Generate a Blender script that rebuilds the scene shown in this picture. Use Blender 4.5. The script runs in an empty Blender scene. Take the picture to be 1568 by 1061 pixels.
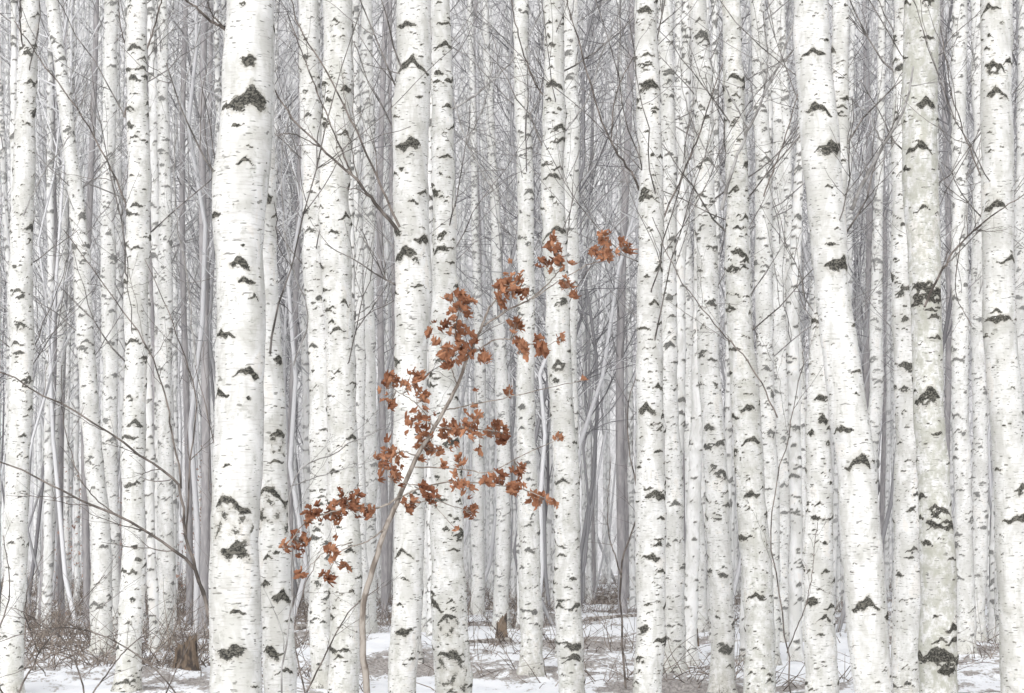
import bpy, math, numpy as np
from mathutils import Vector
rng=np.random.default_rng(7)
F=3484.0; CZ=1.6; HY=830.0; CXP=784.0
def X(px,d): return (px-CXP)/F*d
def Z(py,d): return CZ+(HY-py)/F*d
sc=bpy.context.scene
sc.view_settings.view_transform='Standard'; sc.view_settings.look='None'; sc.view_settings.exposure=0

# ---------------- node helpers
class NT:
    def __init__(s,name):
        s.m=bpy.data.materials.new(name); s.m.use_nodes=True
        s.t=s.m.node_tree; s.n=s.t.nodes; s.l=s.t.links
        s.n.remove(s.n['Principled BSDF'])
        s.b=s.n.new('ShaderNodeBsdfDiffuse'); s.l.new(s.b.outputs[0],s.n['Material Output'].inputs['Surface'])
    def coord(s,scale,rand=True):
        tc=s.n.new('ShaderNodeTexCoord'); out=tc.outputs['Object']
        if rand:
            oi=s.n.new('ShaderNodeObjectInfo'); mu=s.math('MULTIPLY',oi.outputs['Random'],57.0)
            va=s.n.new('ShaderNodeVectorMath'); va.operation='ADD'
            s.l.new(out,va.inputs[0]); s.l.new(mu,va.inputs[1]); out=va.outputs[0]
        mp=s.n.new('ShaderNodeVectorMath'); mp.operation='MULTIPLY'
        s.l.new(out,mp.inputs[0]); mp.inputs[1].default_value=scale
        return mp.outputs[0]
    def noise(s,vec,scale=1.0,detail=3,rough=.55,dist=0):
        n=s.n.new('ShaderNodeTexNoise'); s.l.new(vec,n.inputs['Vector'])
        n.inputs['Scale'].default_value=scale; n.inputs['Detail'].default_value=detail
        n.inputs['Roughness'].default_value=rough; n.inputs['Distortion'].default_value=dist
        return n.outputs['Fac']
    def math(s,op,a,b=None,clamp=False):
        n=s.n.new('ShaderNodeMath'); n.operation=op; n.use_clamp=clamp
        for i,v in enumerate((a,b)):
            if v is None: continue
            if isinstance(v,(int,float)): n.inputs[i].default_value=v
            else: s.l.new(v,n.inputs[i])
        return n.outputs[0]
    def rng(s,v,a,b,c=0.,d=1.):
        n=s.n.new('ShaderNodeMapRange'); n.interpolation_type='SMOOTHSTEP'
        s.l.new(v,n.inputs[0])
        for i,x in enumerate((a,b,c,d)): n.inputs[i+1].default_value=x
        return n.outputs[0]
    def mix(s,f,a,b):
        n=s.n.new('ShaderNodeMix'); n.data_type='RGBA'
        if isinstance(f,(int,float)): n.inputs[0].default_value=f
        else: s.l.new(f,n.inputs[0])
        for i,v in ((6,a),(7,b)):
            if isinstance(v,tuple): n.inputs[i].default_value=(*v,1)
            else: s.l.new(v,n.inputs[i])
        return n.outputs[2]
    def attr(s,name):
        n=s.n.new('ShaderNodeAttribute'); n.attribute_name=name; return n.outputs['Fac']
    def col(s,c): s.l.new(c,s.b.inputs['Color'])
    def bump(s,h,st,dist):
        n=s.n.new('ShaderNodeBump'); n.inputs['Strength'].default_value=st; n.inputs['Distance'].default_value=dist
        s.l.new(h,n.inputs['Height']); s.l.new(n.outputs[0],s.b.inputs['Normal'])

def bark_mat(name,near=True):
    t=NT(name)
    patch=t.noise(t.coord((6,6,2.6)),1,3,.65,.5)
    c=t.mix(t.rng(patch,.40,.56),(.85,.848,.838),(.705,.70,.68))
    c=t.mix(t.math('MULTIPLY',t.rng(patch,.55,.59),.5),c,(.56,.555,.52))
    c=t.mix(t.math('MULTIPLY',t.rng(patch,.41,.36),.5),c,(.82,.78,.72))
    if near:
        fine=t.noise(t.coord((11,11,120)),1,2,.65)
        c=t.mix(t.math('MULTIPLY',t.rng(fine,.52,.70),.42),c,(.42,.395,.365))
        dash=t.noise(t.coord((20,20,75)),1,1,.5)
        c=t.mix(t.math('MULTIPLY',t.rng(dash,.64,.71),.8),c,(.17,.165,.15))
    blot=t.noise(t.coord((16,16,12)),1,3,.75)
    c=t.mix(t.math('MULTIPLY',t.rng(blot,.58,.70),.5),c,(.38,.375,.345))
    if near:
        c=t.mix(t.math('MULTIPLY',t.rng(blot,.36,.60),t.attr('moss')),c,(.45,.45,.38))
    s=t.attr('scar')
    sn=t.noise(t.coord((60,60,85)),1,2,.7)
    ss=t.math('ADD',s,t.math('ADD',t.math('MULTIPLY',t.math('SUBTRACT',sn,.5),1.5),t.math('MULTIPLY',t.math('SUBTRACT',blot,.5),1.2)))
    c=t.mix(t.rng(ss,-.8,.05,0,.55),c,(.48,.46,.41))
    dark=t.mix(t.rng(sn,.42,.62),(.05,.049,.045),(.18,.173,.15))
    c=t.mix(t.rng(ss,.0,.28),c,dark)
    c=t.mix(t.attr('haze'),c,(.78,.785,.79))  # aerial haze painted into the bark colour, paler on farther trees
    t.col(c)
    return t.m
def simple_mat(name,a,b,scale,lo=.4,hi=.6,haze=False,bump=0):
    t=NT(name)
    n=t.noise(t.coord(scale),1,2,.6)
    c=t.mix(t.rng(n,lo,hi),a,b)
    if haze: c=t.mix(t.attr('haze'),c,(.66,.665,.69))  # distance haze blended into the base colour, no real mist
    t.col(c)
    if bump: t.bump(n,.6,bump)
    return t.m
BARK=bark_mat('birch_bark'); BARKF=bark_mat('birch_bark_far',False)
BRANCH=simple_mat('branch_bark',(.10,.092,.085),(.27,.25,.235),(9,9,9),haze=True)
def strand_mat():
    t=NT('twig_bark')
    r=t.attr('tint')
    c=t.mix(r,(.17,.165,.175),(.72,.72,.735))
    t.col(c); return t.m
TWIG=strand_mat()
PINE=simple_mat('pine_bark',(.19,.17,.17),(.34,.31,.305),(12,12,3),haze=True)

# ---------------- mesh builder
def build(name,V,FQ,mats,midx=None,attrs=None,smooth=True,parent=None,loc=None):
    V=np.asarray(V,dtype=np.float32); FQ=np.asarray(FQ,dtype=np.int32); k=FQ.shape[1]
    if loc is not None: V=V-np.array(loc,dtype=np.float32)
    me=bpy.data.meshes.new(name)
    me.vertices.add(len(V)); me.vertices.foreach_set('co',V.ravel())
    me.loops.add(FQ.size); me.loops.foreach_set('vertex_index',FQ.ravel())
    me.polygons.add(len(FQ)); me.polygons.foreach_set('loop_start',np.arange(len(FQ),dtype=np.int32)*k)
    if midx is not None: me.polygons.foreach_set('material_index',midx.astype(np.int32))
    me.polygons.foreach_set('use_smooth',np.full(len(FQ),smooth))
    for m in mats: me.materials.append(m)
    for kx,a in (attrs or {}).items():
        at=me.attributes.new(kx,'FLOAT','POINT'); at.data.foreach_set('value',a.astype(np.float32))
    me.update(calc_edges=True)
    o=bpy.data.objects.new(name,me); bpy.context.collection.objects.link(o)
    if loc is not None: o.location=loc
    if parent is not None: o.parent=parent
    return o
def tubes(P,R,k=3):
    N,M,_=P.shape
    T=np.gradient(P,axis=1); T/=np.linalg.norm(T,axis=2,keepdims=True)+1e-9
    ref=np.where(np.abs(T[:,:1,2:3])>.8,np.array([[[1.,0,0]]]),np.array([[[0,0,1.]]]))
    A=np.cross(T,np.broadcast_to(ref,T.shape)); A/=np.linalg.norm(A,axis=2,keepdims=True)+1e-9
    B=np.cross(T,A)
    th=np.arange(k)/k*2*math.pi
    V=P[:,:,None]+R[:,:,None,None]*(A[:,:,None]*np.cos(th)[None,None,:,None]+B[:,:,None]*np.sin(th)[None,None,:,None])
    n=np.arange(N)[:,None,None]*M*k; m=np.arange(M-1)[None,:,None]*k; j=np.arange(k)[None,None,:]; j2=(j+1)%k
    Q=np.stack([n+m+j,n+m+j2,n+m+k+j2,n+m+k+j],-1).reshape(-1,4)
    return V.reshape(-1,3),Q
def catmull(pts,n):
    pts=np.array(pts,float); s=np.linspace(0,len(pts)-1,n)
    P=np.vstack([2*pts[0]-pts[1],pts,2*pts[-1]-pts[-2]])
    i=np.minimum(s.astype(int),len(pts)-2); f=(s-i)[:,None]
    p0,p1,p2,p3=P[i],P[i+1],P[i+2],P[i+3]
    return .5*((2*p1)+(-p0+p2)*f+(2*p0-5*p1+4*p2-p3)*f**2+(-p0+3*p1-3*p2+p3)*f**3)
def grow(start,direc,length,r0,r1,M,rg,bend=.25,lift=.15):
    N=len(start); s=np.linspace(0,1,M)[None,:,None]
    side=rg.normal(0,1,(N,1,3))*bend
    up=np.zeros((N,1,3)); up[...,2]=lift
    P=start[:,None]+length[:,None,None]*(direc[:,None]*s+side*s**2*.5+up*s**2)
    w=np.cumsum(rg.normal(0,.012,(N,M,3)),axis=1)*length[:,None,None]; w[:,0]=0
    P=P+w
    R=r0[:,None]+(r1-r0)[:,None]*np.linspace(0,1,M)[None]
    return P,R
def gz(x,y):
    return .10*np.sin(x*.31+1.3)*np.sin(y*.17+.4)+.05*np.sin(x*.9+y*.43)+.03*np.sin(x*1.9-y*1.3+2)

# ---------------- birch trunk
def trunk(poly,d,rg,px=1.3,scars=(),dens=7.0,moss=0.,haze=0.,topmul=1.3,ssc=1.):
    p=np.array(poly,float); zs=Z(p[:,1],d); xs=X(p[:,0],d); rs=p[:,2]/F*d/2
    o=np.argsort(zs); zs,xs,rs=zs[o],xs[o],rs[o]
    zt=CZ+.238*d*topmul+1.0
    sl=(xs[1]-xs[0])/(zs[1]-zs[0]); zb=-.35
    if zs[0]>zb:
        xs=np.r_[xs[0]+sl*.6*(zb-zs[0]),xs]; rs=np.r_[rs[0]*1.02,rs]; zs=np.r_[zb,zs]
    if zs[-1]<zt:
        sl=(xs[-1]-xs[-2])/(zs[-1]-zs[-2]); rt=max(rs[-1]*.8,.02)
        xs=np.r_[xs,xs[-1]+sl*.8*(zt-zs[-1])]; rs=np.r_[rs,rt]; zs=np.r_[zs,zt]
    s=d/2275*px
    z=np.arange(zb,zt,s); n=len(z)
    xc=np.interp(z,zs,xs); r=np.interp(z,zs,rs)
    kk=max(3,int(.5/s)); ker=np.hanning(kk+2)[1:-1]; ker/=ker.sum()
    def sm(a): return np.convolve(np.pad(a,(kk,kk),'edge'),ker,'same')[kk:-kk]
    xc=sm(xc); r=sm(r)
    w=rg.uniform(0,6.3,8)
    xc=xc+r*.14*np.sin(z*1.3+w[0])+r*.06*np.sin(z*3.1+w[1])+r*.025*np.sin(z*7.3+w[6])
    lean=rg.normal(0,.012)
    yc=d+lean*(z-2)+r*.2*np.sin(z*1.1+w[2])
    g=float(gz(xc[0],d))
    r=r*(1+.02*np.sin(z*4.7+w[3])+.016*np.sin(z*9+w[4])+.010*np.sin(z*21+w[7]))*(1+.35*np.exp(-np.maximum(z-g,0)/.12))
    nc=max(12,int(2*math.pi*r.mean()/s)); th=np.arange(nc)/nc*2*math.pi
    Fd=np.full((n,nc),-1.5); Bp=np.zeros((n,nc))
    def add(z0,t0,hw,kind):
        if kind=='rough':
            for _ in range(9):
                zz=z0+rg.normal(0,.45)*hw; tt=t0+rg.normal(0,.5)*hw/r.mean()
                add(zz,tt,hw*rg.uniform(.3,.62),rg.choice(['chev','flat','solid','eye']))
            return
        ext=hw*2.4; i0,i1=np.searchsorted(z,[z0-ext,z0+ext])
        if i1-i0<1: return
        rr=r[min(i0,n-1):i1].mean()
        da=(th-t0+math.pi)%(2*math.pi)-math.pi
        m=np.where(np.abs(da)*rr<hw*1.8)[0]
        if len(m)==0: return
        a=(da[m]*rr)[None,:]; b=(z[i0:i1]-z0)[:,None]
        ph=rg.uniform(0,6.3,3)
        b=b+hw*.10*np.sin(a/hw*4+ph[0])+hw*.06*np.sin(a/hw*9+ph[1]); a=a+hw*.10*np.sin(b/hw*6+ph[2])
        wl,wr=rg.uniform(.6,1.25,2); kl,kr=rg.uniform(.35,1.0,2)
        if kind=='flat': kl*=.25;kr*=.25
        if kind=='steep': kl*=1.9;kr*=1.9; wl*=.6;wr*=.6
        W=np.where(a<0,wl,wr)*hw; K=np.where(a<0,kl,kr); u=np.abs(a)/W
        tk=hw*rg.uniform(.17,.30)*(np.clip(1-u,0,1)**.6+.12)
        tk=np.maximum(tk,s*.55)
        line=-K*np.abs(a)*(1-.25*u)
        f=np.where(u<1.08,1-np.abs(b-line)/tk,-1.5)
        under=(line-b)/hw
        if kind in('eye','solid','chev','tri'):
            hgt={'eye':.95,'solid':.62,'chev':rg.uniform(.15,.45),'tri':1.7}[kind]
            ew={'eye':.62,'solid':.85,'chev':.5,'tri':.95}[kind]
            if kind=='tri':
                e=np.where((under>-.05)&(under<hgt),.55*np.sin(a/hw*7+ph[0])*np.sin(b/hw*5+ph[1])-.15,-1.5)
                e=np.where(u<1.0,e,-1.5)
            else:
                e=(1-np.sqrt((a/(ew*hw))**2+((under-.25*hgt)/(hgt*.75))**2))*1.6
                e=np.where(under>-.05,e,-1.5)
            f=np.maximum(f,e)
        if kind=='eye' and rg.random()<.5:
            f=np.minimum(f,np.sqrt((a/(.3*hw))**2+((under-.5)/.22)**2)*1.4-1.0)
        st=-.35-1.1*np.sqrt((a/(1.1*hw))**2+((b+.35*hw)/(.9*hw))**2)
        f=np.maximum(f,st)
        ix=np.ix_(np.arange(i0,i1),m)
        Fd[ix]=np.maximum(Fd[ix],np.clip(f,-1.5,1.0))
        Bp[ix]+=np.exp(-(a**2+b**2)/(hw*.8)**2)*hw*.13
    for sx,sy,sw,kd in scars:
        z0=Z(sy,d); xx=np.interp(z0,z,xc); rr=np.interp(z0,z,r)
        q=np.clip((X(sx,d)-xx)/rr,-.93,.93)
        add(z0,-math.pi/2+math.asin(q),sw/F*d*1.15,kd)
    cnt=int(dens*(zt-zb))
    z0=np.sort(rg.uniform(zb,zt,cnt))
    kinds=['chev','chev','chev','flat','steep','solid','eye','chev']
    for q in z0:
        hw=rg.choice([.034,.050,.068,.085],p=[.26,.36,.28,.10])*rg.uniform(.8,1.2)*ssc
        add(q,rg.uniform(0,6.283),hw,kinds[rg.integers(len(kinds))])
    for q in rg.uniform(zb,zt,int(dens*2*(zt-zb))):
        add(q,rg.uniform(0,6.283),rg.uniform(.014,.032)*ssc,rg.choice(['flat','chev']))
    foot=np.clip(1-(z-g)/.5,0,1)[:,None]
    Fd=np.maximum(Fd,np.where(foot>0,-1.3+foot*1.15+.35*np.sin(th*3+w[5])[None,:]*foot,-1.5))
    N0=rg.normal(0,1,(n,nc)); N1=(N0+np.roll(N0,1,1)+np.roll(N0,2,1)+np.roll(N0,-1,1)+np.roll(N0,3,1))/2.2
    c8=rg.normal(0,1,(n//9+3,max(4,nc//9))); 
    c8=np.repeat(np.repeat(c8,9,0)[:n],math.ceil(nc/c8.shape[1]),1)[:,:nc]
    for _ in range(3):
        for sh in (3,2): c8=(c8+np.roll(c8,sh,0)+np.roll(c8,-sh,0)+np.roll(c8,sh,1)+np.roll(c8,-sh,1))/5
    relief=N1*s*.07+c8*s*.4
    rr=r[:,None]+Bp+relief+.015*r[:,None]*np.sin(th*3+w[0])[None,:]+.025*r[:,None]*np.sin(th[None,:]*2+z[:,None]*1.5)
    V=np.stack([xc[:,None]+rr*np.cos(th),yc[:,None]+rr*np.sin(th),np.broadcast_to(z[:,None],rr.shape)],-1).reshape(-1,3)
    i=np.arange(n-1)[:,None]*nc; j=np.arange(nc)[None]; j2=(j+1)%nc
    Q=np.stack([i+j,i+j2,i+nc+j2,i+nc+j],-1).reshape(-1,4)
    mo=np.clip(moss+.45*np.exp(-np.maximum(z-g,0)/.5),0,1)
    return dict(V=V,Q=Q,scar=Fd.ravel(),z=z,xc=xc,yc=yc,r=r,moss=np.repeat(mo,nc),haze=haze,d=d)
def limbs(T,rg,num,zlo,lmin=.8,lmax=2.2,rad=.009,sub=4):
    z=T['z']; zz=rg.uniform(zlo,z[-1]*.98,num); 
    st=np.stack([np.interp(zz,z,T['xc']),np.interp(zz,z,T['yc']),zz],-1)
    az=rg.uniform(0,6.283,num); el=rg.uniform(.45,1.15,num)
    D=np.stack([np.cos(az)*np.cos(el),np.sin(az)*np.cos(el),np.sin(el)],-1)
    L=rg.uniform(lmin,lmax,num)
    P,R=grow(st,D,L,np.full(num,rad)*rg.uniform(.6,1.5,num),np.full(num,.003),9,rg)
    out=[(P,R)]
    if sub:
        bi=np.repeat(np.arange(num),sub); k=rg.integers(2,8,len(bi)); s2=P[bi,k]
        D2=D[bi]+rg.normal(0,.55,(len(bi),3)); D2[:,2]+=.1; D2/=np.linalg.norm(D2,axis=1,keepdims=True)
        out.append(grow(s2,D2,L[bi]*rg.uniform(.25,.55,len(bi)),R[bi,k]*.6,np.full(len(bi),.0018),9,rg))
    return np.concatenate([o[0] for o in out]),np.concatenate([o[1] for o in out])
def finish_tree(name,T,strands=None,k=4):
    V,Q=T['V'],T['Q']; nv=len(V); sc_=T['scar']; mi=np.zeros(len(Q))
    if strands is not None:
        for P,R in strands:
            v,q=tubes(P,R,k); Q=np.vstack([Q,q+len(V)]); V=np.vstack([V,v]); mi=np.r_[mi,np.ones(len(q))]
    sc_=np.r_[sc_,np.full(len(V)-nv,-1.5)]; mo=np.r_[T['moss'],np.zeros(len(V)-nv)]
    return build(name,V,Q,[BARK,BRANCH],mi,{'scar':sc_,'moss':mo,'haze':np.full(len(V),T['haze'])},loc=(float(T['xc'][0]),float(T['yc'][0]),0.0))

C='chev'
trees=[
 dict(p=[(42,0,29),(36,200,31),(33,350,34),(36,500,38),(22,820,36),(18,1061,38)]),
 dict(p=[(80,0,18),(103,200,22),(125,400,25),(137,600,28),(153,850,32),(158,1061,32)]),
 dict(p=[(213,0,31),(212,250,34),(210,500,36),(205,800,36),(192,1061,38)],s=[(212,75,12,C),(205,170,8,C),(215,380,9,C),(208,523,12,C),(200,740,10,C)]),
 dict(p=[(172,60,20),(167,400,22),(172,1061,26)]),
 dict(p=[(250,60,16),(253,500,22),(252,1061,28)]),
 dict(p=[(383,0,73),(378,170,79),(369,260,88),(362,360,78),(362,700,75),(366,1061,77)],d=12,den=7.0,ss=.45,
   s=[(385,92,15,'eye'),(388,150,30,'solid'),(352,165,14,C),(381,250,13,C),(332,330,16,C),(330,262,14,'steep'),(372,400,17,'solid'),(383,434,15,'flat'),(346,510,18,C),(386,568,20,C),(340,600,16,C),(356,765,28,'tri'),(364,833,24,'solid'),(350,712,9,C),(365,935,12,'flat'),(358,988,24,'solid'),(392,455,12,'steep')]),
 dict(p=[(398,0,40),(405,300,42),(410,600,48),(416,800,50),(426,1061,48)],d=13.2,den=8,ss=.6,
   s=[(410,300,14,'eye'),(428,548,12,'eye'),(428,660,16,'tri'),(418,750,26,'tri'),(435,908,16,'solid'),(418,990,16,'eye'),(440,1022,12,C),(412,850,9,C)]),
 dict(p=[(470,0,30),(482,300,33),(490,600,38),(495,1061,30)]),
 dict(p=[(516,0,44),(516,300,46),(524,700,46),(529,1061,46)],m=.25,s=[(488,130,12,C),(530,330,12,C),(520,505,12,C)]),
 dict(p=[(563,0,16),(565,500,20),(566,1061,24)]),
 dict(p=[(630,0,52),(632,250,54),(635,420,57),(625,700,48),(617,1061,42)],den=11,ss=.7,
   s=[(620,40,18,'flat'),(632,95,22,C),(628,218,18,'solid'),(650,292,10,C),(648,362,18,C),(622,383,18,'solid'),(608,350,11,'eye'),(643,437,11,C),(601,548,13,'eye'),(617,842,15,C),(618,962,19,C)]),
 dict(p=[(672,0,30),(678,300,34),(682,600,44),(688,1061,56)],m=.2,s=[(690,995,26,'tri'),(665,920,16,C),(690,940,16,'tri'),(678,380,14,C)]),
 dict(p=[(728,350,10),(735,600,17),(728,1061,22)]),
 dict(p=[(798,0,22),(806,500,26),(812,1061,36)],m=.3),
 dict(p=[(846,0,30),(850,300,35),(858,600,38),(878,1061,40)],m=.25,s=[(850,130,15,C),(848,270,13,C),(855,350,18,C),(855,555,13,'eye'),(860,735,14,C),(880,925,14,C)]),
 dict(p=[(874,0,22),(873,400,26),(868,1061,26)]),
 dict(p=[(988,0,34),(995,400,38),(999,800,46),(988,1061,42)],s=[(993,130,14,'solid'),(990,105,11,'flat'),(988,300,14,C),(988,622,15,'solid'),(1003,755,18,C),(1000,850,16,C),(1018,975,16,C)],m=.1),
 dict(p=[(1018,0,22),(1025,500,26),(1032,1061,38)]),
 dict(p=[(1070,0,28),(1080,300,30),(1090,600,35),(1108,1061,36)],m=.15,s=[(1074,50,11,'solid'),(1083,245,11,C),(1097,330,11,C),(1104,722,12,'eye'),(1105,877,11,C),(1112,988,12,'eye')]),
 dict(p=[(1118,0,28),(1130,350,34),(1142,600,44),(1165,1061,46)],m=.35,s=[(1122,118,14,C),(1130,385,16,C),(1142,622,15,C),(1150,672,15,C),(1150,755,15,C),(1155,908,16,C)]),
 dict(p=[(1160,0,22),(1170,400,26),(1182,1061,30)],m=.2),
 dict(p=[(1192,0,18),(1196,500,22),(1197,1061,26)]),
 dict(p=[(1243,0,50),(1258,200,60),(1277,450,54),(1302,700,60),(1340,1061,62)],den=8,ss=.6,
   s=[(1245,85,19,'flat'),(1247,165,20,C),(1270,222,22,'solid'),(1282,397,22,'solid'),(1303,498,9,C),(1285,655,16,C),(1313,704,22,C),(1308,568,9,C),(1322,920,22,C),(1358,938,12,'eye'),(1265,290,9,'flat')]),
 dict(p=[(1286,0,24),(1290,250,26),(1262,450,30),(1248,650,38),(1262,1061,50)],d=21),
 dict(p=[(1380,0,28),(1383,400,32),(1388,700,38),(1390,1061,44)],m=.1,s=[(1380,440,14,'steep')]),
 dict(p=[(1408,0,52),(1415,300,54),(1420,600,46),(1428,800,50),(1441,1061,58)],m=.7,den=9,ss=.7,
   s=[(1413,62,12,C),(1413,157,17,'solid'),(1403,225,17,C),(1408,320,11,C),(1410,442,24,'rough'),(1425,472,17,'rough'),(1415,600,20,'eye'),(1430,665,10,'flat'),(1432,795,26,'rough'),(1450,710,10,'flat'),(1440,985,30,'rough'),(1452,855,10,'flat'),(1448,1015,18,'rough')]),
 dict(p=[(1470,0,22),(1468,400,24),(1480,1061,28)]),
 dict(p=[(1523,0,46),(1530,400,50),(1545,700,54),(1560,1061,56)],m=.2,den=9,ss=.7,
   s=[(1513,12,14,C),(1518,100,15,'eye'),(1520,140,19,C),(1520,315,17,C),(1540,397,16,C),(1523,490,18,'flat'),(1560,745,14,'eye'),(1552,795,20,'flat')]),
 dict(p=[(1497,0,18),(1500,500,22),(1498,1061,26)]),
 dict(p=[(1566,0,16),(1562,500,22),(1530,1061,24)]),
 dict(p=[(1345,300,12),(1340,600,22),(1300,1061,26)]),
 dict(p=[(745,60,10),(770,600,20),(770,1061,26)]),
 dict(p=[(655,0,16),(665,500,20),(640,1061,24)]),
 dict(p=[(108,0,10),(92,500,16),(60,1061,22)]),
 dict(p=[(1040,100,12),(1052,500,20),(1075,1061,28)]),
 dict(p=[(1208,300,14),(1222,600,22),(1236,1061,30)]),
 dict(p=[(540,0,14),(548,500,20),(550,1061,28)]),
]
for i,t in enumerate(trees):
    rg=np.random.default_rng(100+i)
    w=np.mean([q[2] for q in t['p']])
    d=t.get('d',(0.2+.09*min(1,w/80))*F/w)
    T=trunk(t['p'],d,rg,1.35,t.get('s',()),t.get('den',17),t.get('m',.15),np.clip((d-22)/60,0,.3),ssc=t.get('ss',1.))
    nl=4 if d<20 else 12
    P,R=limbs(T,rg,nl,max(2.5,.07*d+CZ),.6,2.3,.007,5)
    finish_tree('birch_tree',T,[(P,R)])

# ---------------- far birches (one mass)
gaps=[(55,78),(118,150),(262,335),(425,455),(575,602),(700,790),(890,970),(1300,1365)]
Vs=[];Qs=[];Ss=[];Hs=[];off=0; MI=[]
rg=np.random.default_rng(5)
xsr=np.r_[np.linspace(-25,1593,205)+rg.uniform(-9,9,205),rg.uniform(-25,1593,85)]
for ii,x in enumerate(xsr):
    d=rg.uniform(30,84) if ii<205 else rg.uniform(60,100); D=rg.uniform(.12,.20); w=D*F/d
    ingap=any(a<x<b for a,b in gaps)
    if ingap and rg.random()<.75: d=rg.uniform(62,90); w=.12*F/d
    topw=rg.uniform(.2,.45) if ingap else rg.uniform(.25,.7)*(.55 if ii>=205 else 1)
    x2=x+rg.normal(0,22 if not ingap else 12); xm=(x+x2)/2+rg.normal(0,6)
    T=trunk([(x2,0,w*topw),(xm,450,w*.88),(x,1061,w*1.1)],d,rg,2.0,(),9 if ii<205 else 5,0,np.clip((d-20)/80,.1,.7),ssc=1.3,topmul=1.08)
    P,R=limbs(T,rg,5,.06*d+CZ,.8,2.4,.010,3)
    v,q=tubes(P,R,3)
    V=np.vstack([T['V'],v]); Q=np.vstack([T['Q'],q+len(T['V'])])
    Vs.append(V);Qs.append(Q+off);off+=len(V);MI+= [np.zeros(len(T['Q'])),np.ones(len(q))]
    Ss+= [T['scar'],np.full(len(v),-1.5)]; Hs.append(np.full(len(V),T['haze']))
Vs=np.vstack(Vs)
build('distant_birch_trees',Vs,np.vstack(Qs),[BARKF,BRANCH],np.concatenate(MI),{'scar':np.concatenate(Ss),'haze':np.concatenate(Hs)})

# ---------------- pines (dark stems)
rg=np.random.default_rng(11)
for x,w,d in [(306,15,42),(284,11,44),(583,12,48),(68,14,46),(98,11,48),(83,8,58),(950,15,50),(963,10,66),(905,9,66),(1330,12,60),(1352,10,70),(735,9,70),(132,12,46),(448,11,50),(1452,11,56),(1040,10,60),(240,12,44),(190,9,60),(597,9,56),(1510,9,64),(325,9,48)]:
    M=40; z=np.linspace(-.3,CZ+.3*d,M)
    P=np.stack([X(x,d)+.08*np.sin(z*.4+rg.uniform(0,6))+rg.normal(0,.01)*z,np.full(M,d),z],-1)[None]
    R=np.linspace(w/F*d/2,w/F*d/2*.6,M)[None]
    v,q=tubes(P,R,10)
    T={'z':z,'xc':P[0,:,0],'yc':P[0,:,1]}
    P2,R2=limbs(T,rg,22,5,.8,2.6,.014,3); v2,q2=tubes(P2,R2,3)
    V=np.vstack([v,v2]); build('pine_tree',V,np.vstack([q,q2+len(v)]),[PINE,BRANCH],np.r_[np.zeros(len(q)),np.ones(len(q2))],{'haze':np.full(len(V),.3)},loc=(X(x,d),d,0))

# ---------------- distant twig mass
rg=np.random.default_rng(21)
NT_=195
d=rg.uniform(40,98,NT_); x=rg.uniform(-.26,.26,NT_)*d
base=np.stack([x,d,np.full(NT_,-.2)],-1); H=rg.uniform(12,24,NT_)
up=np.zeros((NT_,3)); up[:,2]=1; up[:,0]=rg.normal(0,.05,NT_)
P0,R0=grow(base,up,H,rg.uniform(.03,.06,NT_),np.full(NT_,.012),12,rg,.05,0)
nb=32; bi=np.repeat(np.arange(NT_),nb); k=rg.integers(3,11,len(bi)); f=rg.random(len(bi))[:,None]
st=P0[bi,k]*(1-f)+P0[bi,np.minimum(k+1,11)]*f
az=rg.uniform(0,6.283,len(bi)); el=rg.uniform(.35,1.2,len(bi))
D=np.stack([np.cos(az)*np.cos(el),np.sin(az)*np.cos(el),np.sin(el)],-1); L=rg.uniform(1.2,4.,len(bi))
P1,R1=grow(st,D,L,rg.uniform(.009,.02,len(bi)),np.full(len(bi),.005),6,rg,.3,.1)
ns=4; ci=np.repeat(np.arange(len(bi)),ns); k=rg.integers(1,6,len(ci))
D2=D[ci]+rg.normal(0,.6,(len(ci),3)); D2/=np.linalg.norm(D2,axis=1,keepdims=True)
P2,R2=grow(P1[ci,k],D2,L[ci]*rg.uniform(.25,.6,len(ci)),np.full(len(ci),.008),np.full(len(ci),.004),5,rg,.35,.05)
tint=np.clip(rg.beta(1.2,1.,NT_),0,1)
V=[];Q=[];A=[];off=0
for P,R,tt,kk in ((P0,R0,tint,5),(P1,R1,np.clip(tint[bi]+rg.normal(0,.2,len(bi)),0,1),3),(P2,R2,np.clip(tint[bi][ci]+rg.normal(0,.25,len(ci)),0,1),3)):
    v,q=tubes(P,R,kk); V.append(v);Q.append(q+off);off+=len(v);A.append(np.repeat(tt,len(v)//len(P)))
build('distant_bare_trees',np.vstack(V),np.vstack(Q),[TWIG],None,{'tint':np.concatenate(A)})

# ---------------- background woodland rise
t=NT('background_woodland')
a=t.noise(t.coord((1.3,1.3,.05),False),1,3,.7)
b=t.noise(t.coord((4,4,1.6),False),1,3,.75,.8)
c=t.mix(t.rng(a,.38,.62),(.42,.415,.425),(.58,.58,.585))
c=t.mix(t.math('MULTIPLY',t.rng(b,.45,.62),.55),c,(.72,.72,.725))
t.col(c)
th=np.linspace(-.75,.75,60); zz=np.linspace(-1,46,30)
R=112+np.maximum(zz,0)[:,None]*.35+1.5*np.sin(th*60)[None]
V=np.stack([np.sin(th)[None]*R,np.cos(th)[None]*R,np.broadcast_to(zz[:,None]+np.where(zz[:,None]>30,1,0)*1.5*np.sin(th*90)[None],R.shape)],-1).reshape(-1,3)
i=np.arange(29)[:,None]*60; j=np.arange(59)[None]
build('background',V,np.stack([i+j,i+j+1,i+61+j,i+60+j],-1).reshape(-1,4),[t.m])

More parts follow.
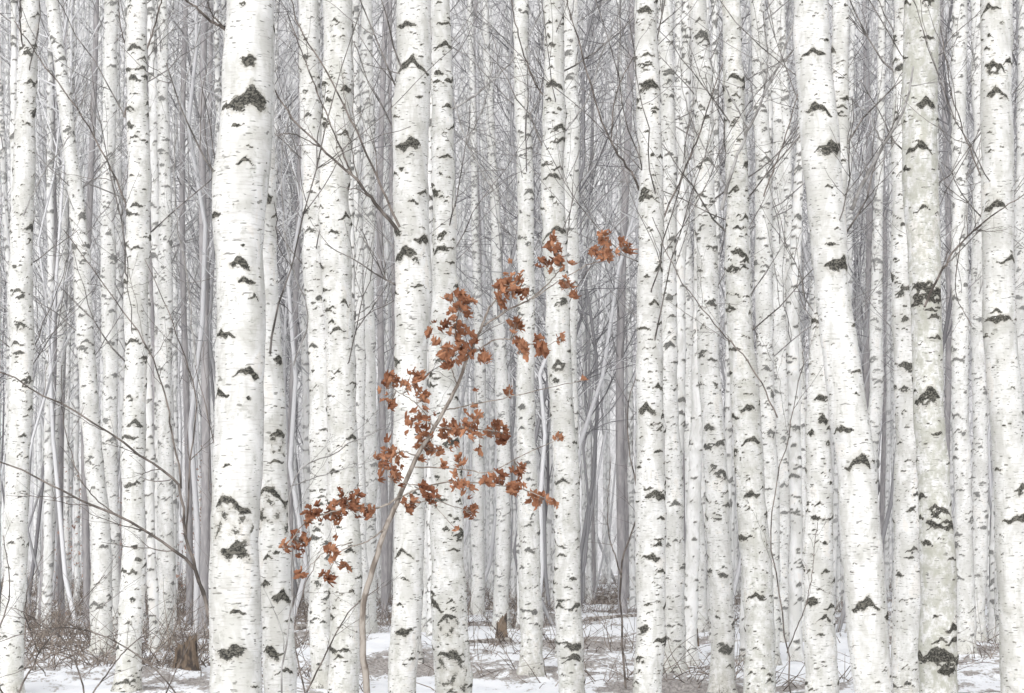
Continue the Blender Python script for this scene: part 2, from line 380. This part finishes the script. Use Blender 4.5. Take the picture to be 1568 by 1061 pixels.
# ---------------- snow ground
t=NT('snow')
n1=t.noise(t.coord((.35,.22,1),False),1,2,.65)
n2=t.noise(t.coord((3.5,1.6,1),False),1,3,.75,.4)
n3=t.noise(t.coord((22,12,1),False),1,3,.7)
m=t.math('ADD',t.math('MULTIPLY',n1,.55),t.math('ADD',t.math('MULTIPLY',n2,.35),t.math('MULTIPLY',n3,.22)))
deb=t.mix(t.rng(n3,.35,.65),(.14,.115,.10),(.42,.38,.35))
c=t.mix(t.rng(n2,.3,.7),(.90,.91,.94),(.82,.84,.88))
c=t.mix(t.math('MULTIPLY',t.rng(m,.55,.60),.85),c,deb)
t.col(c)
ys=np.r_[np.linspace(-60,6,14),np.arange(7,70,.14),70+np.geomspace(.5,600,30)]
xs=np.r_[-20-np.geomspace(.4,400,18)[::-1],np.arange(-20,20,.16),20+np.geomspace(.4,400,18)]
XX,YY=np.meshgrid(xs,ys)
fall=np.clip((130-np.abs(YY))/60,0,1)
ZZ=gz(XX,YY)*fall+.02*np.sin(XX*4.1+YY*2.7)*np.sin(YY*3.3)*fall+rng.normal(0,.015,XX.shape)*fall
nx,ny=len(xs),len(ys); i=np.arange(ny-1)[:,None]*nx; j=np.arange(nx-1)[None]
build('snow_ground',np.stack([XX,YY,ZZ],-1).reshape(-1,3),np.stack([i+j,i+j+1,i+nx+j+1,i+nx+j],-1).reshape(-1,4),[t.m])

# ---------------- undergrowth
rg=np.random.default_rng(33)
UND=simple_mat('dry_stems',(.12,.10,.09),(.34,.29,.25),(5,5,5))
nC=820; d=26+rg.random(nC)**.8*62; u=rg.uniform(-.25,.25,nC)
bias=1.0*np.exp(-((u+.18)/.07)**2)+.38+.45*np.exp(-((u+.02)/.05)**2)*(d>40)
keep=rg.random(nC)<bias+.25*(d>52); d=d[keep];u=u[keep]; x=u*d
P=[];R=[]
for xx,dd in zip(x,d):
    k=rg.integers(18,44); s=np.stack([xx+rg.normal(0,.55,k),dd+rg.normal(0,.5,k),np.zeros(k)],-1); s[:,2]=gz(s[:,0],s[:,1])-.02
    D=rg.normal(0,.55,(k,3)); D[:,2]=rg.uniform(.25,1,k); D/=np.linalg.norm(D,axis=1,keepdims=True)
    hm=1.1 if xx/dd<-.12 else .8
    p,r=grow(s,D,rg.uniform(.12,hm,k),rg.uniform(.004,.009,k),np.full(k,.002),6,rg,.5,-.15); P.append(p);R.append(r)
v,q=tubes(np.concatenate(P),np.concatenate(R),3)
build('dry_undergrowth',v,q,[UND])
# faint russet leaves still hanging low in the distance, left side
RUST=simple_mat('rusty_leaves',(.30,.19,.15),(.46,.33,.28),(3,3,3))
N=1500; dd=rg.uniform(46,60,N); cx=rg.choice([290,300,315,95,130,180],N)+rg.normal(0,13,N)
z=np.clip(rg.normal(1.6,1.0,N),.1,4.0); c0=np.stack([X(cx,dd),dd,z],-1)
A=rg.normal(0,.026,(N,3,3)); V=(c0[:,None]+A).reshape(-1,3)
build('beech_saplings',V,np.arange(3*N).reshape(-1,3),[RUST],smooth=False)

# ---------------- stump and logs
def log(name,p0,p1,r,mat):
    n=16; P=np.linspace(p0,p1,n); P+=np.random.default_rng(3).normal(0,r*.06,P.shape); k=14
    v,q=tubes(P[None],np.linspace(r,r*.8,n)[None],k)
    V=np.vstack([v,P[:1],P[-1:]]); nv=len(v)
    caps=[[nv,(j+1)%k,j] for j in range(k)]+[[nv+1,(n-1)*k+j,(n-1)*k+(j+1)%k] for j in range(k)]
    me=bpy.data.meshes.new(name); me.from_pydata([tuple(a) for a in V],[],[tuple(a) for a in q]+[tuple(c) for c in caps]); me.materials.append(mat)
    o=bpy.data.objects.new(name,me); bpy.context.collection.objects.link(o); return o
STUMP=simple_mat('stump_wood',(.07,.06,.055),(.22,.17,.13),(14,14,5),bump=.02)
LOG=simple_mat('log_bark',(.22,.19,.17),(.6,.57,.54),(8,8,8))
def stump(xc,d,h,r):
    g=float(gz(xc,d)); k=28; rows=14; V=[]
    rg=np.random.default_rng(int(abs(xc)*100)); tp=rg.uniform(-.12,.12,k); ph=rg.uniform(0,6,3)
    for a in range(rows):
        f=a/(rows-1)
        for j in range(k):
            t_=j/k*2*math.pi; rr=r*(1+.7*math.exp(-f*5)*(1+.4*math.sin(5*t_+ph[0]))+.10*math.sin(4*t_+ph[1])+.05*math.sin(9*t_+f*3)-.12*f)
            V.append((xc+rr*math.cos(t_),d+rr*math.sin(t_),g-.08+(h+.08)*f+tp[j]*f*h*.9+.25*h*f*math.cos(t_)))
    top=len(V)
    for j in range(k):
        v=V[(rows-1)*k+j]; V.append((xc+(v[0]-xc)*.55,d+(v[1]-d)*.55,v[2]-.07))
    V.append((xc,d,g+h*.8))
    Fc=[(a*k+j,a*k+(j+1)%k,(a+1)*k+(j+1)%k,(a+1)*k+j) for a in range(rows) for j in range(k)]+[(top+j,top+(j+1)%k,top+k) for j in range(k)]
    me=bpy.data.meshes.new('tree_stump'); me.from_pydata(V,[],Fc); me.materials.append(STUMP)
    o=bpy.data.objects.new('tree_stump',me); bpy.context.collection.objects.link(o)
stump(X(284,27.5),27.5,.34,.14); stump(X(768,37),37,.35,.09); stump(X(1060,36),36,.22,.10); stump(X(1490,40),40,.25,.1)
for x0,x1,d0,d1,r in [(905,968,66,67,.07),(900,985,63,65,.06),(905,960,58,59,.05),(750,800,50,51,.08),(20,90,44,46,.07),(450,500,40,41,.08),(60,150,33,36,.05),(700,780,34,36,.05),(905,975,42,44,.06)]:
    a=np.array([X(x0,d0),d0,0.]); b=np.array([X(x1,d1),d1,0.]); a[2]=gz(a[0],a[1])+r*.6; b[2]=gz(b[0],b[1])+r*.8
    log('fallen_log',a,b,r,LOG)

# ---------------- individually seen bare branches (shrubs and limbs)
SHR=simple_mat('shrub_bark',(.10,.088,.08),(.24,.21,.19),(8,8,8))
LB=simple_mat('limb_bark',(.24,.23,.22),(.42,.41,.40),(8,8,8))
def spray(name,curves,d,mat,seed,twigs=5,tl=.35,tr=.4):
    rg=np.random.default_rng(seed); V=[];Q=[];off=0
    for pts,w0,w1 in curves:
        n=26; c=catmull(pts,n); dy=np.cumsum(rg.normal(0,.02,n))
        P=np.stack([X(c[:,0],d),d+dy*1.0,Z(c[:,1],d)],-1)
        L=np.linalg.norm(P[-1]-P[0]); P[1:-1]+=rg.normal(0,.0025,(n-2,3))*max(L,.5)
        R=np.linspace(w0,w1,n)/F*d/2
        v,q=tubes(P[None],R[None],6); V.append(v);Q.append(q+off);off+=len(v)
        if twigs:
            k=rg.integers(5,n-1,twigs); T=P[np.minimum(k+1,n-1)]-P[k]; T/=np.linalg.norm(T,axis=1,keepdims=True)
            D=T+rg.normal(0,.5,T.shape); D/=np.linalg.norm(D,axis=1,keepdims=True)
            p,r=grow(P[k],D,L*tl*rg.uniform(.4,1.1,twigs),R[k]*tr,np.full(twigs,.0012),12,rg,.3,.05)
            v,q=tubes(p,r,4); V.append(v);Q.append(q+off);off+=len(v)
            ci=np.repeat(np.arange(twigs),3); kk=rg.integers(3,11,len(ci))
            D3=D[ci]+rg.normal(0,.5,(len(ci),3)); D3/=np.linalg.norm(D3,axis=1,keepdims=True)
            p,r=grow(p[ci,kk],D3,L*tl*.4*rg.uniform(.4,1.1,len(ci)),r[ci,kk]*.7,np.full(len(ci),.0009),8,rg,.3,.05)
            v,q=tubes(p,r,3); V.append(v);Q.append(q+off);off+=len(v)
    return build(name,np.vstack(V),np.vstack(Q),[mat])
spray('bare_shrub',[([(352,1300),(345,1120),(335,1010),(318,940),(295,870),(250,832),(180,790),(110,758),(50,730),(-20,695)],8,2.0),
  ([(320,945),(302,880),(286,820),(277,748),(230,705),(150,650),(60,600),(-20,560)],6,2.0),
  ([(277,748),(262,660),(245,590),(215,520),(160,440),(95,350)],3.5,1.3),
  ([(286,820),(290,720),(300,610),(270,500),(225,400)],3.2,1.2),
  ([(335,1010),(322,860),(330,700),(300,560)],3,1.2),
  ([(350,1200),(250,1040),(150,975),(60,965),(-10,985)],3,1.2),
  ([(180,790),(130,740),(100,650),(95,560)],2,1)],12.8,SHR,1,6,.22)
spray('bare_shrub',[([(30,1300),(20,1100),(60,1000),(110,940),(160,880)],4,1.2),([(20,1100),(-5,1000),(20,900),(10,820)],3.5,1.2),([(60,1000),(40,930),(70,850)],2.5,1)],17,SHR,2,7,.3)
spray('bare_shrub',[([(120,1250),(130,1080),(110,1000),(60,950),(20,930)],3.5,1.2),([(130,1080),(190,1000),(240,960)],3,1),([(230,1200),(250,1080),(285,1000),(310,960)],3,1)],19,SHR,22,8,.3)
spray('bare_shrub',[([(500,1300),(480,1120),(455,1000),(460,920),(490,850)],4,1.2),([(470,1060),(510,980),(540,930),(580,900)],3,1)],17,SHR,3,6,.3)
spray('bare_shrub',[([(440,1250),(430,1060),(450,900),(445,745),(500,700),(560,668),(600,655)],3.5,1.2),([(445,745),(520,720),(590,700)],2,1)],11.5,LB,4,6,.25)
spray('bare_shrub',[([(1225,1250),(1205,1000),(1180,800),(1210,650),(1235,520)],3,1.0),([(1205,1000),(1240,900),(1250,800)],2,1)],18,SHR,41,6,.25)
spray('bare_shrub',[([(960,1100),(950,880),(975,780),(960,640),(985,540)],4,1.2),([(950,880),(930,800),(935,700)],2.5,1)],26,SHR,42,8,.25)
limbsets=[
 ([([(345,45),(322,30),(300,14),(285,10)],5,2.5),([(345,42),(328,28),(318,4)],3,1.5)],12,SHR),
 ([([(608,352),(575,312),(540,270),(490,225),(440,170),(412,120)],6,2),([(540,270),(510,200),(470,100),(440,20)],3,1.5),([(490,225),(450,205),(425,208)],2,1.2)],17.4,SHR),
 ([([(612,348),(585,290),(545,200),(500,110),(458,40),(440,-20)],4.5,1.6)],17.2,SHR),
 ([([(1105,322),(1122,260),(1145,200),(1168,150),(1200,80),(1225,10)],6,3),([(1145,200),(1120,150),(1085,90)],3,1.5),([(1168,150),(1175,90),(1168,20)],3,1.5)],21.5,LB),
 ([([(1303,322),(1325,275),(1352,225),(1385,165),(1400,100)],7,3),([(1352,225),(1330,180),(1300,150)],2.5,1.3)],16.5,LB),
 ([([(985,305),(965,265),(935,215),(905,130),(880,40),(865,-10)],4,1.6),([(935,215),(945,140),(985,60)],2.5,1.3)],23,SHR),
 ([([(1010,345),(1035,290),(1065,220),(1085,160),(1120,60)],3.5,1.6)],23,SHR),
 ([([(200,345),(175,270),(120,170),(60,90),(20,30)],3.5,1.5)],24,SHR),
 ([([(190,180),(215,110),(240,45),(255,-10)],4,2),([(215,110),(190,60),(185,0)],2.5,1.2)],26,SHR),
 ([([(1415,470),(1445,410),(1475,370),(1520,330),(1580,290)],4,1.6),([(1475,370),(1465,440),(1490,500)],2,1)],17,SHR),
 ([([(1190,640),(1150,560),(1100,500),(1040,420),(1000,330)],2.6,1.2)],20,SHR),
 ([([(760,300),(715,220),(690,140),(655,80),(640,20)],3.5,1.5),([(715,220),(745,150),(760,60)],2.5,1.2)],27,LB),
 ([([(690,170),(740,140),(790,90),(830,20)],3.5,1.5)],30,LB),
 ([([(300,560),(285,430),(262,300),(270,160),(300,40)],3,1.4)],22,LB),
 ([([(450,560),(470,480),(440,380),(432,250),(450,150)],2.6,1.2)],20,LB),
 ([([(850,170),(815,120),(790,40),(780,-20)],3,1.4)],24,SHR),
 ([([(1130,320),(1090,250),(1050,160),(1040,60)],2.6,1.2)],24,LB),
 ([([(1545,330),(1500,260),(1460,150),(1440,40)],2.8,1.2)],19,SHR),
 ([([(1170,300),(1200,220),(1225,140),(1260,60)],2.8,1.2)],22,SHR),
 ([([(865,200),(900,150),(925,70),(960,-10)],2.8,1.3)],26,LB),
 ([([(35,330),(70,260),(110,200),(140,90)],2.6,1.2)],24,LB),
]
for i,(cv,d,m) in enumerate(limbsets): spray('birch_branch',cv,d,m,50+i,7,.33)

# ---------------- oak sapling with rusty winter leaves
d=10.
rg=np.random.default_rng(77)
root=bpy.data.objects.new('oak_sapling',None); bpy.context.collection.objects.link(root)
STEM=simple_mat('sapling_bark',(.20,.17,.145),(.40,.36,.32),(30,30,12))
br=[([(575,1420),(566,1200),(562,1061),(556,1000),(556,930),(568,880),(590,810),(612,760),(635,705),(665,655),(695,600),(718,545),(738,500),(750,470)],12,3.2),
 ([(738,500),(775,478),(815,458),(845,432),(858,415)],3.2,1.6),([(815,458),(862,425),(900,402),(925,392),(935,360)],1.8,1.3),([(925,395),(958,375)],1.3,1.0),
 ([(750,470),(770,452),(788,440)],2.4,1.4),([(718,545),(698,515),(705,478)],2.4,1.4),([(700,590),(690,560),(688,545)],2,1.3),
 ([(612,760),(580,778),(540,778),(505,785),(468,800),(440,838)],3.5,1.5),([(590,810),(560,830),(520,845),(500,885)],2.4,1.2),([(540,830),(500,845),(466,882)],1.8,1.1),
 ([(640,700),(612,690),(590,705)],2.2,1.3),([(665,655),(640,620),(600,595)],2.2,1.2),
 ([(612,762),(650,745),(700,738),(750,742),(800,750),(845,770)],2.8,1.2),([(635,715),(700,718),(750,722),(795,700),(855,672)],2.4,1.1),
 ([(665,655),(710,655),(765,660)],2.4,1.3),([(680,628),(730,618),(790,605),(850,590),(893,580)],2.2,.9),
 ([(718,545),(760,520),(800,525),(832,530),(858,518)],2.2,1.1),([(635,745),(680,770),(720,782)],2,1.2),([(650,745),(600,738)],2,1.2),([(640,770),(660,770),(700,812)],1.6,.9)]
V=[];Q=[];off=0;pool=[]
for pts,w0,w1 in br:
    n=max(20,len(pts)*5); c=catmull(pts,n); ph=rg.uniform(0,6); amp=0 if w0>5 else rg.uniform(-.22,.22)
    s=np.linspace(0,1,n)
    P=np.stack([X(c[:,0],d),d+amp*s+.03*np.sin(s*6+ph)*(s),Z(c[:,1],d)],-1); P[1:-1]+=rg.normal(0,.0016,(n-2,3))
    v,q=tubes(P[None],(np.linspace(w0,w1,n)/F*d/2)[None],8); V.append(v);Q.append(q+off);off+=len(v); pool.append(P[(n//3 if w0>5 else 3):])
pool=np.vstack(pool)
cl=[(930,358,14,7),(925,388,18,12),(958,375,11,8),(912,378,6,3),(845,383,18,9),(855,408,16,8),(830,407,9,5),(866,435,9,5),(880,450,7,3),
 (785,438,24,16),(765,442,12,6),(803,455,11,6),(770,465,10,4),(708,472,24,18),(700,508,15,8),(680,500,10,5),(688,550,24,18),(714,540,15,9),(742,552,12,7),(725,525,8,3),
 (600,585,12,8),(598,615,9,5),(790,498,14,7),(798,532,18,9),(830,535,14,9),(858,518,7,3),(823,517,7,3),
 (690,660,22,14),(720,650,22,14),(755,655,18,12),(772,668,12,6),(640,650,20,12),(655,688,22,12),(595,698,22,14),(602,728,17,9),(580,705,9,4),(630,775,15,8),(660,765,16,9),(708,735,14,8),(705,708,9,4),(718,782,14,8),(750,738,12,6),(795,722,12,7),(788,752,14,9),(825,765,14,9),(848,770,5,2),(770,735,8,4),(855,671,7,3),
 (540,773,22,16),(565,786,14,9),(510,790,20,14),(480,786,13,8),(458,830,17,12),(436,838,8,4),(515,845,11,6),(501,885,9,6),(467,881,7,4),(526,866,7,3),(472,800,6,3),
 (650,605,12,6),(638,578,12,6),(620,590,8,3),(778,602,8,3),(895,580,4,1),(657,510,5,2),(698,812,4,1),(735,690,6,2),(680,715,8,3),(730,600,4,1)]
LV=[];LF=[];LT=[];lo=0; tw=[]
def leaf(pos,size,rg):
    n=26; t_=np.arange(n)/n*2*math.pi
    lob=.62+.38*np.abs(np.cos(2.5*t_))**.8
    lob*=1+.10*rg.normal(0,1,n); lob*=np.where(np.abs(t_-math.pi)<.35,.45,1)
    o=np.stack([np.cos(t_)*lob*1.15,np.sin(t_)*lob*.85,0*t_],-1)
    rings=[o*.38,o*.7,o]; P=np.vstack([[[0,0,0]]]+rings)
    cu=rg.uniform(.5,1.5); cv=rg.uniform(-.3,1.1)
    r2=P[:,1]**2; P[:,2]=cu*r2+cv*.6*P[:,0]**2+.25*np.sin(P[:,0]*6+rg.uniform(0,6))*P[:,1]+.15*np.sin(P[:,1]*9+rg.uniform(0,6))
    P[:,1]*=1-.4*min(cu,1.1)*np.abs(P[:,1])
    e=rg.normal(0,1,(3,3)); qm,_=np.linalg.qr(e)
    P=P@qm.T*size+pos
    f=[[0,1+j,1+(j+1)%n] for j in range(n)]
    for a in range(2):
        b=1+a*n; c=b+n
        for j in range(n):
            k=(j+1)%n; f+=[[b+j,c+j,c+k],[b+j,c+k,b+k]]
    return P,np.array(f)
for x,y,r,k in cl:
    yc=rg.normal(0,.05); cpos=np.array([X(x,d),d+yc,Z(y,d)])
    nb=pool[np.argmin(np.linalg.norm((pool-cpos)*np.array([1,.3,1]),axis=1))]
    cpos[1]=nb[1]+rg.normal(0,.04); ct=rg.uniform(.15,.9)
    for _ in range(int(k*1.7)):
        pos=cpos+rg.normal(0,.48,3)*r/F*d*np.array([1,1.2,1])
        L=rg.uniform(4.8,9.2)/F*d*1.05
        P,f=leaf(pos,L,rg); LV.append(P);LF.append(f+lo);lo+=len(P);LT.append(np.full(len(P),np.clip(ct+rg.normal(0,.22),0,1)))
        if rg.random()<.6: tw.append((nb,pos))
v0=np.array([a for a,b in tw]); v1=np.array([b for a,b in tw]); s=np.linspace(0,1,7)[None,:,None]
Pt=v0[:,None]*(1-s)+v1[:,None]*s; Pt[:,:,2]-=(np.sin(s*math.pi)[:,:,0])*rg.uniform(-.01,.014,(len(tw),1))
v,q=tubes(Pt,np.full(Pt.shape[:2],.0011),4); V.append(v);Q.append(q+off)
build('stem',np.vstack(V),np.vstack(Q),[STEM],parent=root)
t=NT('dry_leaf')
r=t.attr('tint'); nn=t.noise(t.coord((45,45,45),False),1,3,.7)
c=t.mix(r,(.20,.083,.05),(.52,.27,.16))
c=t.mix(t.math('MULTIPLY',t.rng(nn,.4,.65),.5),c,(.33,.155,.095))
c=t.mix(t.rng(nn,.68,.76),c,(.11,.055,.038))
t.col(c)
tr=t.n.new('ShaderNodeBsdfTranslucent'); t.l.new(c,tr.inputs['Color'])
mx=t.n.new('ShaderNodeMixShader'); mx.inputs[0].default_value=.2
t.l.new(t.b.outputs[0],mx.inputs[1]); t.l.new(tr.outputs[0],mx.inputs[2]); t.l.new(mx.outputs[0],t.n['Material Output'].inputs['Surface'])
build('leaves',np.vstack(LV),np.vstack(LF),[t.m],None,{'tint':np.concatenate(LT)},parent=root)

# ---------------- light
w=bpy.data.worlds.new('World'); sc.world=w; w.use_nodes=True
nt=w.node_tree; bg=nt.nodes['Background']
sk=nt.nodes.new('ShaderNodeTexSky'); sk.sky_type='NISHITA'; sk.sun_disc=False
EL=math.radians(42); AZ=math.radians(195)
sk.sun_elevation=EL; sk.sun_rotation=AZ; sk.dust_density=4; sk.air_density=1
hs=nt.nodes.new('ShaderNodeHueSaturation'); hs.inputs['Saturation'].default_value=.10
nt.links.new(sk.outputs[0],hs.inputs['Color']); nt.links.new(hs.outputs[0],bg.inputs['Color'])
bg.inputs['Strength'].default_value=.15
sl=bpy.data.lights.new('sun','SUN'); sl.energy=1.35; sl.angle=math.radians(60); sl.color=(1,.995,.985)
so=bpy.data.objects.new('sun',sl); bpy.context.collection.objects.link(so)
dv=Vector((math.sin(AZ)*math.cos(EL),math.cos(AZ)*math.cos(EL),math.sin(EL)))
so.rotation_euler=dv.to_track_quat('Z','Y').to_euler()
cam=bpy.data.cameras.new('camera'); co=bpy.data.objects.new('camera',cam); bpy.context.collection.objects.link(co)
co.location=(0,0,CZ); co.rotation_euler=(math.pi/2,0,0)
cam.lens=80; cam.sensor_width=36; cam.sensor_fit='HORIZONTAL'; cam.shift_y=(HY-530.5)/1568; cam.clip_end=2000
sc.camera=co
print('verts',sum(len(m.vertices) for m in bpy.data.meshes))
